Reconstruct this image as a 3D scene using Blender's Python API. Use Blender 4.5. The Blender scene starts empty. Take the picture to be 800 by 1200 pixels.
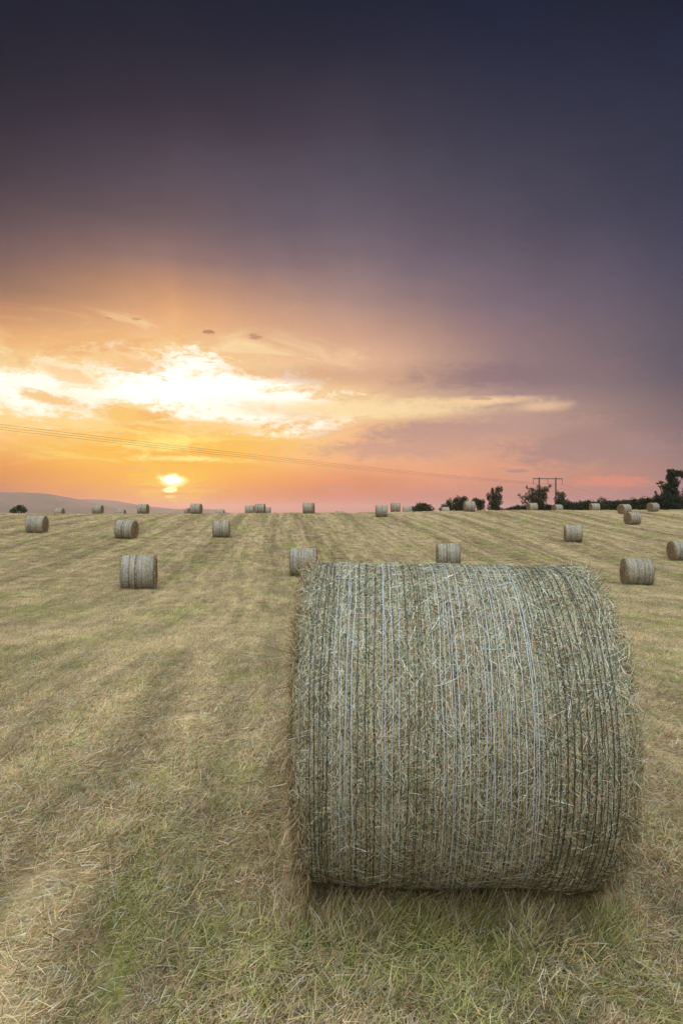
import bpy, math, random
import numpy as np
from mathutils import Vector

# ------------------------------------------------------------------ scene, camera
scene = bpy.context.scene
COL = scene.collection
R = math.radians
EYE = 1.6
F = 800.0                                   # focal length in photo pixels (24 mm on a 36 mm tall frame)

cam_d = bpy.data.cameras.new("camera")
cam = bpy.data.objects.new("camera", cam_d)
COL.objects.link(cam)
cam.location = (0, 0, EYE)
cam.rotation_euler = (R(90), 0, 0)
cam_d.sensor_fit = 'VERTICAL'
cam_d.sensor_height = 36.0
cam_d.lens = 24.0
cam_d.clip_start = 0.05
cam_d.clip_end = 30000
scene.camera = cam

scene.render.engine = 'CYCLES'
scene.cycles.use_denoising = True
try:
    scene.cycles.denoiser = 'OPENIMAGEDENOISE'
    scene.cycles.denoising_prefilter = 'NONE'
    scene.cycles.denoising_input_passes = 'RGB_ALBEDO_NORMAL'
except Exception:
    pass
scene.cycles.max_bounces = 5
scene.cycles.diffuse_bounces = 3
scene.cycles.volume_bounces = 0
scene.cycles.transparent_max_bounces = 4
scene.cycles.sample_clamp_indirect = 4
scene.cycles.use_adaptive_sampling = True
scene.cycles.adaptive_threshold = 0.02
scene.view_settings.view_transform = 'Standard'
scene.view_settings.look = 'None'
scene.view_settings.exposure = 0.0
scene.view_settings.gamma = 1.0
scene.view_settings.use_curve_mapping = False

SUN_AZ, SUN_EL = -14.1, 3.2                 # degrees, azimuth from +Y towards +X


def s2l(c):
    out = []
    for v in c[:3]:
        v = v / 255.0
        out.append(v / 12.92 if v <= 0.04045 else ((v + 0.055) / 1.055) ** 2.4)
    return tuple(out) + (1.0,)


# ------------------------------------------------------------------ node helpers
class NT:
    def __init__(self, tree):
        self.t = tree
        self.n = tree.nodes
        self.l = tree.links

    def put(self, sock, v):
        if v is None:
            return
        if isinstance(v, bpy.types.NodeSocket):
            self.l.new(v, sock)
        else:
            sock.default_value = v

    def math(self, op, a, b=None, c=None, clamp=False):
        n = self.n.new('ShaderNodeMath')
        n.operation = op
        n.use_clamp = clamp
        self.put(n.inputs[0], a)
        self.put(n.inputs[1], b)
        self.put(n.inputs[2], c)
        return n.outputs[0]

    def vmath(self, op, a, b=None):
        n = self.n.new('ShaderNodeVectorMath')
        n.operation = op
        self.put(n.inputs[0], a)
        self.put(n.inputs[1], b)
        return n.outputs[0]

    def mix(self, f, a, b, mode='MIX'):
        n = self.n.new('ShaderNodeMix')
        n.data_type = 'RGBA'
        n.blend_type = mode
        n.clamp_factor = True
        self.put(n.inputs[0], f)
        self.put(n.inputs[6], a)
        self.put(n.inputs[7], b)
        return n.outputs[2]

    def smooth(self, v, lo, hi, a=0.0, b=1.0):
        n = self.n.new('ShaderNodeMapRange')
        n.interpolation_type = 'SMOOTHSTEP'
        self.put(n.inputs[0], v)
        n.inputs[1].default_value = lo
        n.inputs[2].default_value = hi
        n.inputs[3].default_value = a
        n.inputs[4].default_value = b
        return n.outputs[0]

    def lin(self, v, lo, hi, a=0.0, b=1.0):
        n = self.n.new('ShaderNodeMapRange')
        self.put(n.inputs[0], v)
        n.inputs[1].default_value = lo
        n.inputs[2].default_value = hi
        n.inputs[3].default_value = a
        n.inputs[4].default_value = b
        return n.outputs[0]

    def noise(self, vec, scale=1.0, detail=4.0, rough=0.55, dist=0.0):
        n = self.n.new('ShaderNodeTexNoise')
        self.put(n.inputs['Vector'], vec)
        n.inputs['Scale'].default_value = scale
        n.inputs['Detail'].default_value = detail
        n.inputs['Roughness'].default_value = rough
        n.inputs['Distortion'].default_value = dist
        return n.outputs[0]

    def comb(self, x, y, z=0.0):
        n = self.n.new('ShaderNodeCombineXYZ')
        self.put(n.inputs[0], x)
        self.put(n.inputs[1], y)
        self.put(n.inputs[2], z)
        return n.outputs[0]

    def sep(self, v):
        n = self.n.new('ShaderNodeSeparateXYZ')
        self.put(n.inputs[0], v)
        return n.outputs

    def ramp(self, v, stops, interp='LINEAR'):
        n = self.n.new('ShaderNodeValToRGB')
        self.put(n.inputs[0], v)
        r = n.color_ramp
        r.interpolation = interp
        while len(r.elements) < len(stops):
            r.elements.new(0.5)
        for e, (p, c) in zip(r.elements, sorted(stops, key=lambda q: q[0])):
            e.position = p
            e.color = c
        return n.outputs[0]


# ------------------------------------------------------------------ sky (world, by direction)
def pxaz(x):
    return math.degrees(math.atan((x - 400) / F))


def pxel(x, y):
    return math.degrees(math.atan((600 - y) / F * math.cos(R(pxaz(x)))))


def build_world():
    w = bpy.data.worlds.new("World")
    scene.world = w
    w.use_nodes = True
    t = NT(w.node_tree)
    t.n.clear()
    out = t.n.new('ShaderNodeOutputWorld')
    tc = t.n.new('ShaderNodeTexCoord')
    d = tc.outputs['Generated']
    dx, dy, dz = t.sep(d)[:3]
    az = t.math('MULTIPLY', t.math('ARCTAN2', dx, dy), 57.29578)
    el = t.math('MULTIPLY', t.math('ARCSINE', dz), 57.29578)
    # cloud noise in (azimuth, elevation); streaky: stretched sideways near the horizon
    pos = t.comb(t.math('MULTIPLY', az, 0.10), t.math('MULTIPLY', el, 0.26), 3.1)
    n1 = t.math('SUBTRACT', t.noise(pos, 1.0, 6, 0.55, 0.4), 0.5)
    pos2 = t.comb(t.math('MULTIPLY', az, 0.33), t.math('MULTIPLY', el, 0.85), 9.7)
    n2 = t.math('SUBTRACT', t.noise(pos2, 1.0, 6, 0.6, 0.6), 0.5)
    pos3 = t.comb(t.math('MULTIPLY', az, 0.05), t.math('MULTIPLY', el, 0.06), 1.7)
    n3 = t.math('SUBTRACT', t.noise(pos3, 1.0, 4, 0.5, 0.3), 0.5)
    # rain shafts: thin slanting veils high in the storm cloud
    pos4 = t.comb(t.math('ADD', t.math('MULTIPLY', az, 0.22), t.math('MULTIPLY', el, 0.06)), t.math('MULTIPLY', el, 0.03), 5.5)
    n4 = t.math('SUBTRACT', t.noise(pos4, 1.0, 4, 0.5, 0.1), 0.5)

    pos5 = t.comb(t.math('MULTIPLY', az, 1.1), t.math('MULTIPLY', el, 2.6), 21.0)
    n5 = t.math('SUBTRACT', t.noise(pos5, 1.0, 5, 0.65, 0.5), 0.5)
    n25 = t.math('ADD', n2, t.math('MULTIPLY', n5, 0.6))

    elw = t.math('ADD', el, t.math('ADD', t.math('MULTIPLY', n1, 1.5),
                                   t.math('MULTIPLY', t.math('MULTIPLY', n3, 4.0), t.smooth(el, 9, 22))))
    elw = t.math('MAXIMUM', elw, 0.0)
    azw = t.math('ADD', az, t.math('ADD', t.math('MULTIPLY', n3, 6.0), t.math('MULTIPLY', n1, 2.0)))
    tt = t.math('DIVIDE', elw, 45.0)

    cols = {
        0: [(0, (14, 22, 40)), (50, (24, 28, 44)), (100, (34, 34, 48)), (150, (46, 43, 55)), (200, (64, 55, 64)),
            (250, (88, 73, 78)), (300, (120, 95, 92)), (340, (155, 118, 98)), (370, (200, 146, 105)),
            (395, (235, 175, 115)), (415, (245, 196, 135)), (440, (252, 222, 165)), (465, (253, 226, 172)),
            (485, (254, 213, 138)), (500, (252, 204, 124)), (520, (249, 188, 106)), (550, (228, 142, 70)),
            (578, (200, 110, 66)), (600, (190, 104, 72))],
        200: [(0, (18, 24, 42)), (50, (28, 31, 47)), (100, (40, 39, 53)), (150, (58, 51, 64)), (200, (84, 73, 84)), (250, (106, 89, 94)),
              (300, (150, 118, 110)), (340, (205, 152, 115)), (370, (236, 177, 125)), (395, (248, 196, 138)),
              (420, (251, 208, 145)), (445, (254, 222, 158)), (475, (254, 225, 155)), (500, (254, 214, 130)),
              (530, (255, 206, 104)), (550, (250, 174, 62)), (575, (232, 128, 44)), (600, (202, 102, 58))],
        400: [(0, (18, 26, 46)), (50, (32, 34, 52)), (100, (50, 48, 62)), (150, (64, 58, 72)), (200, (80, 75, 89)), (250, (98, 88, 101)),
              (300, (122, 105, 113)), (350, (162, 133, 125)), (390, (205, 160, 135)), (420, (232, 183, 148)),
              (440, (224, 178, 145)), (460, (240, 196, 150)), (480, (250, 208, 155)), (500, (248, 195, 140)),
              (540, (245, 180, 125)), (560, (230, 146, 92)), (580, (214, 128, 90)), (600, (202, 118, 92))],
        600: [(0, (18, 29, 52)), (50, (30, 37, 58)), (100, (40, 44, 64)), (150, (50, 52, 70)), (200, (66, 64, 80)), (250, (82, 76, 92)),
              (300, (104, 92, 106)), (350, (120, 103, 114)), (400, (144, 119, 122)), (440, (152, 125, 125)),
              (465, (172, 141, 133)), (480, (190, 155, 138)), (505, (194, 155, 138)), (530, (215, 160, 135)),
              (550, (228, 160, 124)), (575, (208, 143, 122)), (600, (196, 134, 122))],
        800: [(0, (12, 22, 42)), (50, (22, 32, 54)), (100, (30, 38, 60)), (150, (40, 46, 66)), (200, (50, 54, 74)), (250, (60, 62, 82)),
              (300, (70, 70, 90)), (350, (80, 77, 95)), (400, (90, 85, 99)), (440, (98, 90, 100)),
              (480, (118, 101, 107)), (520, (138, 114, 115)), (545, (152, 121, 116)), (575, (172, 125, 118)),
              (600, (166, 121, 120))],
    }
    xs = sorted(cols)
    outs = []
    for x in xs:
        stops = [(pxel(x, y) / 45.0, s2l(c)) for y, c in cols[x]]
        outs.append(t.ramp(tt, stops))
    c = outs[0]
    for i in range(1, len(xs)):
        f = t.lin(azw, pxaz(xs[i - 1]), pxaz(xs[i]))
        c = t.mix(f, c, outs[i])

    # soft tonal variation of the cloud deck
    k = t.math('ADD', 1.0, t.math('ADD', t.math('MULTIPLY', t.math('MULTIPLY', t.math('ADD', n4, t.math('MULTIPLY', n2, 0.7)), 0.24), t.smooth(el, 8, 20)),
                                  t.math('MULTIPLY', n1, 0.34)))
    c = t.mix(1.0, c, t.comb(k, k, k), 'MULTIPLY')

    def blob(c, x, y, rx, ry, color, gain=1.0, amt=1.0, edge=(0.55, 1.25), rough=0.9, tilt=0.0, warp=None):
        """one cloud bank or gap, given by its direction (degrees from the photo's axis)"""
        a0, e0 = pxaz(x), pxel(x, y)
        kx = abs(pxaz(x + 1) - pxaz(x))
        ky = abs(pxel(x, y - 1) - pxel(x, y))
        u = t.math('SUBTRACT', az, a0)
        v = t.math('SUBTRACT', el, e0)
        if tilt:
            v = t.math('ADD', v, t.math('MULTIPLY', u, tilt))
        u = t.math('DIVIDE', u, rx * kx)
        v = t.math('DIVIDE', v, ry * ky)
        r = t.math('SQRT', t.math('ADD', t.math('MULTIPLY', u, u), t.math('MULTIPLY', v, v)))
        nn = (n25 if rx > 30 else n5) if warp is None else warp
        r = t.math('ADD', r, t.math('MULTIPLY', nn, rough * 2.2))
        m = t.smooth(r, edge[0], edge[1], amt, 0.0)
        col = s2l(color)
        col = (col[0] * gain, col[1] * gain, col[2] * gain, 1.0)
        return t.mix(m, c, col)

    # warm glow round the hidden sun, streaked cloud, then the torn bright gap and the clouds across it
    c = blob(c, 200, 532, 185, 66, (255, 192, 52), 1.0, 0.85, (0.1, 1.3), 0.5, warp=n1)
    c = blob(c, 170, 462, 290, 62, (255, 226, 160), 1.0, 0.75, (0.2, 1.2), 0.7)

    def streaks(c, x, y, rx, ry, lo, hi, sx, sy, z, amt=0.8):
        a0, e0 = pxaz(x), pxel(x, y)
        u = t.math('DIVIDE', t.math('SUBTRACT', az, a0), rx * 0.07)
        v = t.math('DIVIDE', t.math('SUBTRACT', el, e0), ry * 0.07)
        rr = t.math('SQRT', t.math('ADD', t.math('MULTIPLY', u, u), t.math('MULTIPLY', v, v)))
        m = t.smooth(rr, 0.4, 1.2, 1.0, 0.0)
        q = t.noise(t.comb(t.math('MULTIPLY', az, sx), t.math('ADD', t.math('MULTIPLY', el, sy), t.math('MULTIPLY', az, sx * 0.25)), z), 1.0, 7, 0.62, 0.9)
        c = t.mix(t.math('MULTIPLY', m, t.smooth(q, 0.52, 0.70, 0.0, amt)), c, s2l(hi))
        c = t.mix(t.math('MULTIPLY', m, t.smooth(q, 0.32, 0.48, amt, 0.0)), c, s2l(lo))
        return c
    c = streaks(c, 150, 415, 300, 48, (238, 180, 118), (254, 226, 172), 0.11, 0.42, 31.0)
    c = streaks(c, 170, 520, 260, 55, (243, 172, 76), (255, 222, 108), 0.08, 0.62, 44.0, 0.7)
    c = blob(c, 20, 457, 105, 29, (255, 251, 236), 1.15, 1.0, (0.3, 1.2), 1.0, tilt=0.05)
    c = blob(c, 105, 464, 90, 20, (255, 250, 228), 1.05, 0.9, (0.1, 1.3), 1.0)
    c = blob(c, 245, 460, 160, 38, (255, 252, 240), 1.25, 1.0, (0.4, 1.2), 0.85, tilt=0.12)
    c = blob(c, 300, 480, 95, 20, (255, 250, 232), 1.1, 0.9, (0.1, 1.3), 0.8, tilt=0.05)
    c = blob(c, 205, 438, 55, 22, (255, 252, 240), 1.2, 0.95, (0.3, 1.2), 1.0, tilt=-0.2)
    c = blob(c, 75, 428, 50, 8, (255, 236, 200), 1.0, 0.8, (0.3, 1.1), 1.1, tilt=0.15)
    c = blob(c, 150, 424, 80, 15, (246, 192, 124), 1.0, 0.9, (0.1, 1.1), 1.6, tilt=0.08)
    c = blob(c, 85, 440, 40, 10, (250, 206, 140), 1.0, 0.8, (0.3, 1.1), 1.3, tilt=0.25)
    c = blob(c, 60, 467, 46, 9, (249, 200, 124), 1.0, 0.9, (0.1, 1.1), 1.5, tilt=0.2)
    c = blob(c, 145, 484, 28, 15, (252, 202, 112), 1.0, 0.95, (0.4, 1.05), 1.3, tilt=0.2)
    c = blob(c, 240, 500, 70, 8, (253, 206, 116), 1.0, 0.8, (0.3, 1.1), 1.2)
    c = blob(c, 175, 503, 46, 4, (251, 188, 88), 1.0, 0.9, (0.4, 1.0), 1.1, tilt=0.08)
    c = blob(c, 190, 495, 14, 2.5, (251, 192, 100), 1.0, 0.9, (0.4, 1.0), 1.0)
    c = blob(c, 190, 518, 60, 14, (255, 234, 126), 1.05, 0.75, (0.1, 1.2), 1.0)
    c = blob(c, 218, 538, 75, 5, (255, 238, 140), 1.05, 0.85, (0.3, 1.2), 1.0)
    c = blob(c, 165, 549, 75, 5, (249, 184, 88), 1.0, 0.75, (0.3, 1.1), 1.0)
    c = blob(c, 203, 565, 56, 24, (255, 205, 48), 1.0, 0.9, (0.1, 1.3), 0.6)
    c = blob(c, 202, 563, 17, 8, (255, 246, 170), 1.3, 1.0, (0.5, 1.25), 0.7)
    c = blob(c, 202, 562, 9, 5, (255, 253, 235), 3.0, 1.0, (0.6, 1.2), 0.5)
    c = blob(c, 200, 574, 9, 4, (255, 244, 170), 1.6, 1.0, (0.4, 1.2), 0.7)
    c = blob(c, 199, 582, 9, 2, (255, 226, 110), 1.1, 0.9, (0.3, 1.2), 0.7)
    c = blob(c, 172, 571, 30, 2.5, (246, 168, 82), 1.0, 0.8, (0.4, 1.1), 0.8)
    c = blob(c, 240, 572, 26, 2.2, (246, 170, 84), 1.0, 0.8, (0.4, 1.1), 0.8)
    c = blob(c, 205, 578.5, 26, 1.4, (242, 156, 84), 1.0, 0.8, (0.4, 1.1), 0.8)
    # pale slot running right under the purple deck
    c = streaks(c, 430, 480, 190, 36, (214, 164, 134), (252, 214, 160), 0.06, 0.5, 52.0, 0.5)
    c = blob(c, 420, 480, 180, 15, (254, 224, 168), 1.0, 0.9, (0.2, 1.1), 0.45)
    c = blob(c, 560, 470, 85, 7, (250, 212, 162), 1.0, 0.85, (0.2, 1.1), 0.5)
    c = blob(c, 636, 476, 44, 8, (236, 196, 158), 1.0, 0.8, (0.1, 1.2), 0.5, warp=n2)
    c = blob(c, 400, 440, 150, 14, (214, 166, 134), 1.0, 0.6, (0.2, 1.15), 0.9, tilt=0.03)
    c = blob(c, 600, 440, 150, 20, (134, 111, 117), 1.0, 0.65, (0.2, 1.2), 0.7)
    c = blob(c, 540, 503, 150, 17, (188, 149, 137), 1.0, 0.9, (0.3, 1.15), 0.8, tilt=-0.04)
    c = blob(c, 490, 522, 130, 18, (200, 154, 136), 1.0, 0.75, (0.3, 1.2), 0.7, tilt=-0.05)
    c = blob(c, 690, 525, 110, 26, (166, 133, 127), 1.0, 0.8, (0.4, 1.15), 0.7)
    c = blob(c, 706, 565, 66, 8, (228, 142, 112), 1.0, 0.85, (0.3, 1.15), 0.9)
    c = blob(c, 700, 572, 26, 3, (188, 136, 124), 1.0, 0.6, (0.3, 1.15), 0.9)
    # scraps of cloud
    c = blob(c, 606, 552, 17, 2.6, (184, 136, 128), 1.0, 0.9, (0.4, 1.0), 1.0)
    c = blob(c, 590, 549, 9, 1, (200, 146, 128), 1.0, 0.8, (0.4, 1.0), 0.8)
    c = blob(c, 246, 389, 12, 3, (172, 118, 94), 1.0, 0.8, (0.4, 1.0), 1.1)
    c = blob(c, 299, 395, 8, 4.5, (190, 134, 108), 1.0, 0.75, (0.4, 1.0), 1.2)
    c = blob(c, 160, 374, 7, 1.8, (190, 132, 98), 1.0, 0.6, (0.4, 1.0), 1.0)
    c = blob(c, 128, 373, 5, 1.2, (196, 138, 102), 1.0, 0.6, (0.4, 1.0), 1.0)
    c = blob(c, 562, 467, 16, 2.6, (196, 156, 132), 1.0, 0.75, (0.4, 1.0), 1.1)
    c = blob(c, 395, 572, 24, 4, (214, 146, 124), 1.0, 0.6, (0.3, 1.1), 1.2)

    # towards the back and overhead the cover is thin and lit through: the light on the near face of the bale
    back = t.ramp(t.math('DIVIDE', t.math('MAXIMUM', el, 0.0), 90.0), [
        (0.0, (0.34, 0.23, 0.16, 1)), (0.15, (0.46, 0.39, 0.34, 1)), (0.4, (0.88, 0.95, 1.02, 1)),
        (0.7, (1.08, 1.16, 1.24, 1)), (1.0, (1.1, 1.18, 1.26, 1))])
    kb = t.math('MULTIPLY', t.math('ADD', 1.0, t.math('MULTIPLY', n3, 0.8)), BACK_GAIN)
    back = t.mix(1.0, back, t.comb(kb, kb, kb), 'MULTIPLY')
    ang = t.math('ABSOLUTE', az)
    fb = t.math('MAXIMUM', t.smooth(ang, 55, 110), t.smooth(el, 46, 72))
    c = t.mix(fb, c, back)

    bg = t.n.new('ShaderNodeBackground')
    t.l.new(c, bg.inputs[0])
    bg.inputs[1].default_value = 1.0
    # the clear air behind the clouds
    sky = t.n.new('ShaderNodeTexSky')
    sky.sky_type = 'NISHITA'
    sky.sun_disc = False
    sky.sun_elevation = R(SUN_EL)
    sky.sun_rotation = R(SUN_AZ)
    bg2 = t.n.new('ShaderNodeBackground')
    t.l.new(sky.outputs[0], bg2.inputs[0])
    bg2.inputs[1].default_value = 0.12
    gap = t.math('MULTIPLY', t.smooth(n3, 0.02, 0.14), t.math('MULTIPLY', fb, 0.55))
    mx = t.n.new('ShaderNodeMixShader')
    t.l.new(gap, mx.inputs[0])
    t.l.new(bg.outputs[0], mx.inputs[1])
    t.l.new(bg2.outputs[0], mx.inputs[2])
    t.l.new(mx.outputs[0], out.inputs[0])


BACK_GAIN = 2.6
build_world()

sun_d = bpy.data.lights.new("sun", 'SUN')
sun_d.energy = 1.2
sun_d.angle = R(6)
sun_d.color = (1.0, 0.62, 0.34)
sun = bpy.data.objects.new("sun", sun_d)
COL.objects.link(sun)
sd = Vector((math.sin(R(SUN_AZ)) * math.cos(R(SUN_EL)), math.cos(R(SUN_AZ)) * math.cos(R(SUN_EL)), math.sin(R(SUN_EL))))
sun.rotation_euler = (-sd).to_track_quat('-Z', 'Y').to_euler()
sun.location = (0, 0, 30)

rng = np.random.default_rng(11)
random.seed(5)


# ------------------------------------------------------------------ mesh helpers
def tag(o, label=None, cat=None, group=None, kind=None):
    if label: o['label'] = label
    if cat: o['category'] = cat
    if group: o['group'] = group
    if kind: o['kind'] = kind
    return o


def empty(name, loc=(0, 0, 0), rot=(0, 0, 0)):
    o = bpy.data.objects.new(name, None)
    o.empty_display_size = 0.3
    o.location = loc
    o.rotation_euler = rot
    COL.objects.link(o)
    return o


def mesh_np(name, verts, quads=None, tris=None, tint=None, smooth=True, alpha=None):
    me = bpy.data.meshes.new(name)
    nv = len(verts)
    me.vertices.add(nv)
    me.vertices.foreach_set('co', np.asarray(verts, np.float32).ravel())
    faces = []
    nq = 0 if quads is None else len(quads)
    nt = 0 if tris is None else len(tris)
    loops = []
    if nq: loops.append(np.asarray(quads, np.int32).ravel())
    if nt: loops.append(np.asarray(tris, np.int32).ravel())
    li = np.concatenate(loops)
    me.loops.add(len(li))
    me.loops.foreach_set('vertex_index', li)
    me.polygons.add(nq + nt)
    starts = np.concatenate([np.arange(nq) * 4, nq * 4 + np.arange(nt) * 3]).astype(np.int32)
    me.polygons.foreach_set('loop_start', starts)
    if smooth:
        me.polygons.foreach_set('use_smooth', np.ones(nq + nt, bool))
    me.update(calc_edges=True)
    if tint is not None:
        a = me.attributes.new('tint', 'FLOAT_COLOR', 'POINT')
        t4 = np.ones((nv, 4), np.float32)
        t4[:, :3] = tint
        if quads is not None and alpha is not None:
            t4[:, 3] = alpha
        a.data.foreach_set('color', t4.ravel())
    me.validate()
    return me


def link_mesh(name, me, mat=None, parent=None):
    o = bpy.data.objects.new(name, me)
    if mat is not None and len(me.materials) == 0:
        me.materials.append(mat)
    COL.objects.link(o)
    if parent is not None:
        o.parent = parent
    return o


def ribbons(C, S, W, tint=None, taper=True):
    """C (n,k,3) centre lines, S (n,k,3) or (n,1,3) side vectors, W (n,) half widths -> verts, quads, tint"""
    n, k = C.shape[:2]
    prof = np.ones(k)
    if taper:
        prof = np.linspace(1.0, 0.25, k) ** 0.8
    w = (W[:, None] * prof[None])[:, :, None]
    S = np.broadcast_to(S, C.shape)
    V = np.stack([C - S * w, C + S * w], axis=2).reshape(-1, 3)
    base = (np.arange(n) * k * 2)[:, None] + (np.arange(k - 1) * 2)[None]
    q = np.stack([base, base + 1, base + 3, base + 2], axis=-1).reshape(-1, 4)
    tn = None
    if tint is not None:
        tn = np.repeat(tint, k * 2, axis=0)
    return V, q, tn


def merge(parts):
    V, Q, T, off = [], [], [], 0
    for v, q, tn in parts:
        V.append(v); Q.append(q + off); T.append(tn)
        off += len(v)
    return np.concatenate(V), np.concatenate(Q), np.concatenate(T)


def unit(a):
    return a / np.maximum(np.linalg.norm(a, axis=-1, keepdims=True), 1e-9)


def tube(path, rad, sides=6):
    """closed tube along a polyline"""
    path = np.asarray(path, float)
    k = len(path)
    rad = np.broadcast_to(np.asarray(rad, float), (k,))
    tg = unit(np.gradient(path, axis=0))
    up = np.where(np.abs(tg[:, 2:3]) > 0.9, np.array([[1.0, 0, 0]]), np.array([[0, 0, 1.0]]))
    a = unit(np.cross(tg, up)); b = np.cross(tg, a)
    th = np.linspace(0, 2 * math.pi, sides, endpoint=False)
    V = path[:, None] + rad[:, None, None] * (np.cos(th)[None, :, None] * a[:, None] + np.sin(th)[None, :, None] * b[:, None])
    V = V.reshape(-1, 3)
    q = []
    for i in range(k - 1):
        for j in range(sides):
            j2 = (j + 1) % sides
            q.append((i * sides + j, i * sides + j2, (i + 1) * sides + j2, (i + 1) * sides + j))
    c0, c1 = len(V), len(V) + 1
    V = np.vstack([V, path[:1], path[-1:]])
    t = [(c0, (j + 1) % sides, j) for j in range(sides)] + \
        [(c1, (k - 1) * sides + j, (k - 1) * sides + (j + 1) % sides) for j in range(sides)]
    return V, np.array(q), np.array(t)


def box(cx, cy, cz, sx, sy, sz):
    V = np.array([(cx + i * sx / 2, cy + j * sy / 2, cz + k * sz / 2) for i in (-1, 1) for j in (-1, 1) for k in (-1, 1)], float)
    q = np.array([(0, 1, 3, 2), (4, 6, 7, 5), (0, 4, 5, 1), (2, 3, 7, 6), (0, 2, 6, 4), (1, 5, 7, 3)])
    return V, q, np.zeros((0, 3), int)


def joinm(parts):
    V, Q, T, off = [], [], [], 0
    for v, q, t in parts:
        V.append(v); Q.append(q + off); T.append(t + off)
        off += len(v)
    return np.concatenate(V), np.concatenate(Q), np.concatenate(T)


def vnoise(x, y, seed=0):
    """smooth value noise, vectorised"""
    r = np.random.default_rng(seed).random((256, 256))
    xi = np.floor(x).astype(int); yi = np.floor(y).astype(int)
    fx = x - xi; fy = y - yi
    fx = fx * fx * (3 - 2 * fx); fy = fy * fy * (3 - 2 * fy)
    g = lambda a, b: r[a % 256, b % 256]
    return (g(xi, yi) * (1 - fx) * (1 - fy) + g(xi + 1, yi) * fx * (1 - fy) +
            g(xi, yi + 1) * (1 - fx) * fy + g(xi + 1, yi + 1) * fx * fy) - 0.5


# ------------------------------------------------------------------ terrain
# heights relative to the eye, found from where bales of one size meet the ground
CP = []
for x in (-8, -4, 0, 4, 8):
    for y in (-12, -6, 0, 3, 6):
        CP.append((x, y, -1.6 - 0.028 * max(x, -2) * (1 if 0 <= y <= 6 else 0.5)))
for px, py, h in [(163, 691, 42), (148, 631, 22.5), (259, 629.5, 20.5), (43.5, 624.8, 21.5), (745, 686, 33),
                  (524.5, 664, 28.5), (671, 634.5, 20.3), (789, 656, 23), (740.5, 614.5, 15), (447, 605.5, 14.3),
                  (361.5, 602, 13.3), (355, 674, 32)]:
    d = 1.34 * F / h
    CP.append(((px - 400) / F * d, d, -(py - 600) / F * d))
for px in (-150, 0, 200, 400, 600, 800, 950):
    crest = 602.3 - 4.6 * min(max((px - 330) / 300, 0), 1)
    for d, dy in ((13, 140), (19, 111), (88, (crest - 600)), (94, (crest - 600) + 0.2)):
        if d == 19 and px < 400: dy = 113
        CP.append(((px - 400) / F * d, d, -dy / F * d))
    for d, drop in ((112, 0.9), (135, 2.4), (170, 5.0)):
        CP.append(((px - 400) / F * d, d, -(crest - 600) / F * d - drop))
CP = np.array(CP)


def rbf_fit(P, lam=6.0):
    n = len(P)
    r = np.linalg.norm(P[:, None, :2] - P[None, :, :2], axis=-1)
    K = np.where(r > 0, r * r * np.log(np.maximum(r, 1e-9)), 0) + lam * np.eye(n)
    A = np.hstack([np.ones((n, 1)), P[:, :2]])
    M = np.block([[K, A], [A.T, np.zeros((3, 3))]])
    return np.linalg.solve(M, np.concatenate([P[:, 2], np.zeros(3)]))


RB = rbf_fit(CP)
LANE = R(-5.2)                              # the mowing runs this way from the camera's axis


def terrain(x, y, micro=True):
    x = np.atleast_1d(np.asarray(x, float)); y = np.atleast_1d(np.asarray(y, float))
    sh = x.shape
    x = x.ravel(); y = y.ravel()
    z = np.empty_like(x)
    for i in range(0, len(x), 20000):
        xs = np.clip(x[i:i + 20000], -85, 85); ys = np.clip(y[i:i + 20000], -12, 170)
        r2 = (xs[:, None] - CP[None, :, 0]) ** 2 + (ys[:, None] - CP[None, :, 1]) ** 2
        K = np.where(r2 > 0, 0.5 * r2 * np.log(np.maximum(r2, 1e-18)), 0)
        z[i:i + 20000] = K @ RB[:-3] + RB[-3] + RB[-2] * xs + RB[-1] * ys
    z += EYE
    far = np.clip((y - 170) / 500, 0, 1)
    z -= far * far * (3 - 2 * far) * 16
    if micro:
        s = x * math.cos(LANE) - y * math.sin(LANE)
        t = x * math.sin(LANE) + y * math.cos(LANE)
        fade = np.clip((170 - y) / 60, 0, 1)
        z += fade * (0.05 * vnoise(s * 0.9, t * 0.05, 3) + 0.022 * vnoise(s * 2.6, t * 0.35, 4) + 0.006 * vnoise(s * 6, t * 3.0, 5))
    return z.reshape(sh)


def ray_ground(px, py, lo=2.0, hi=100.0):
    d = np.linspace(lo, hi, 4000)
    z = terrain((px - 400) / F * d, d, False)
    pr = 600 - (z - EYE) / d * F
    i = np.argmin(np.abs(pr - py))
    return float((px - 400) / F * d[i]), float(d[i])


# ------------------------------------------------------------------ materials
def new_mat(name):
    m = bpy.data.materials.new(name)
    m.use_nodes = True
    t = NT(m.node_tree)
    t.n.clear()
    out = t.n.new('ShaderNodeOutputMaterial')
    return m, t, out


def bsdf(t, color, rough=0.8, spec=0.25, normal=None):
    b = t.n.new('ShaderNodeBsdfPrincipled')
    t.put(b.inputs['Base Color'], color)
    t.put(b.inputs['Roughness'], rough)
    b.inputs['Specular IOR Level'].default_value = spec
    if normal is not None:
        t.l.new(normal, b.inputs['Normal'])
    return b.outputs[0]


def bump(t, h, strength=0.5, dist=0.02):
    n = t.n.new('ShaderNodeBump')
    n.inputs['Strength'].default_value = strength
    n.inputs['Distance'].default_value = dist
    t.l.new(h, n.inputs['Height'])
    return n.outputs[0]


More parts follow.
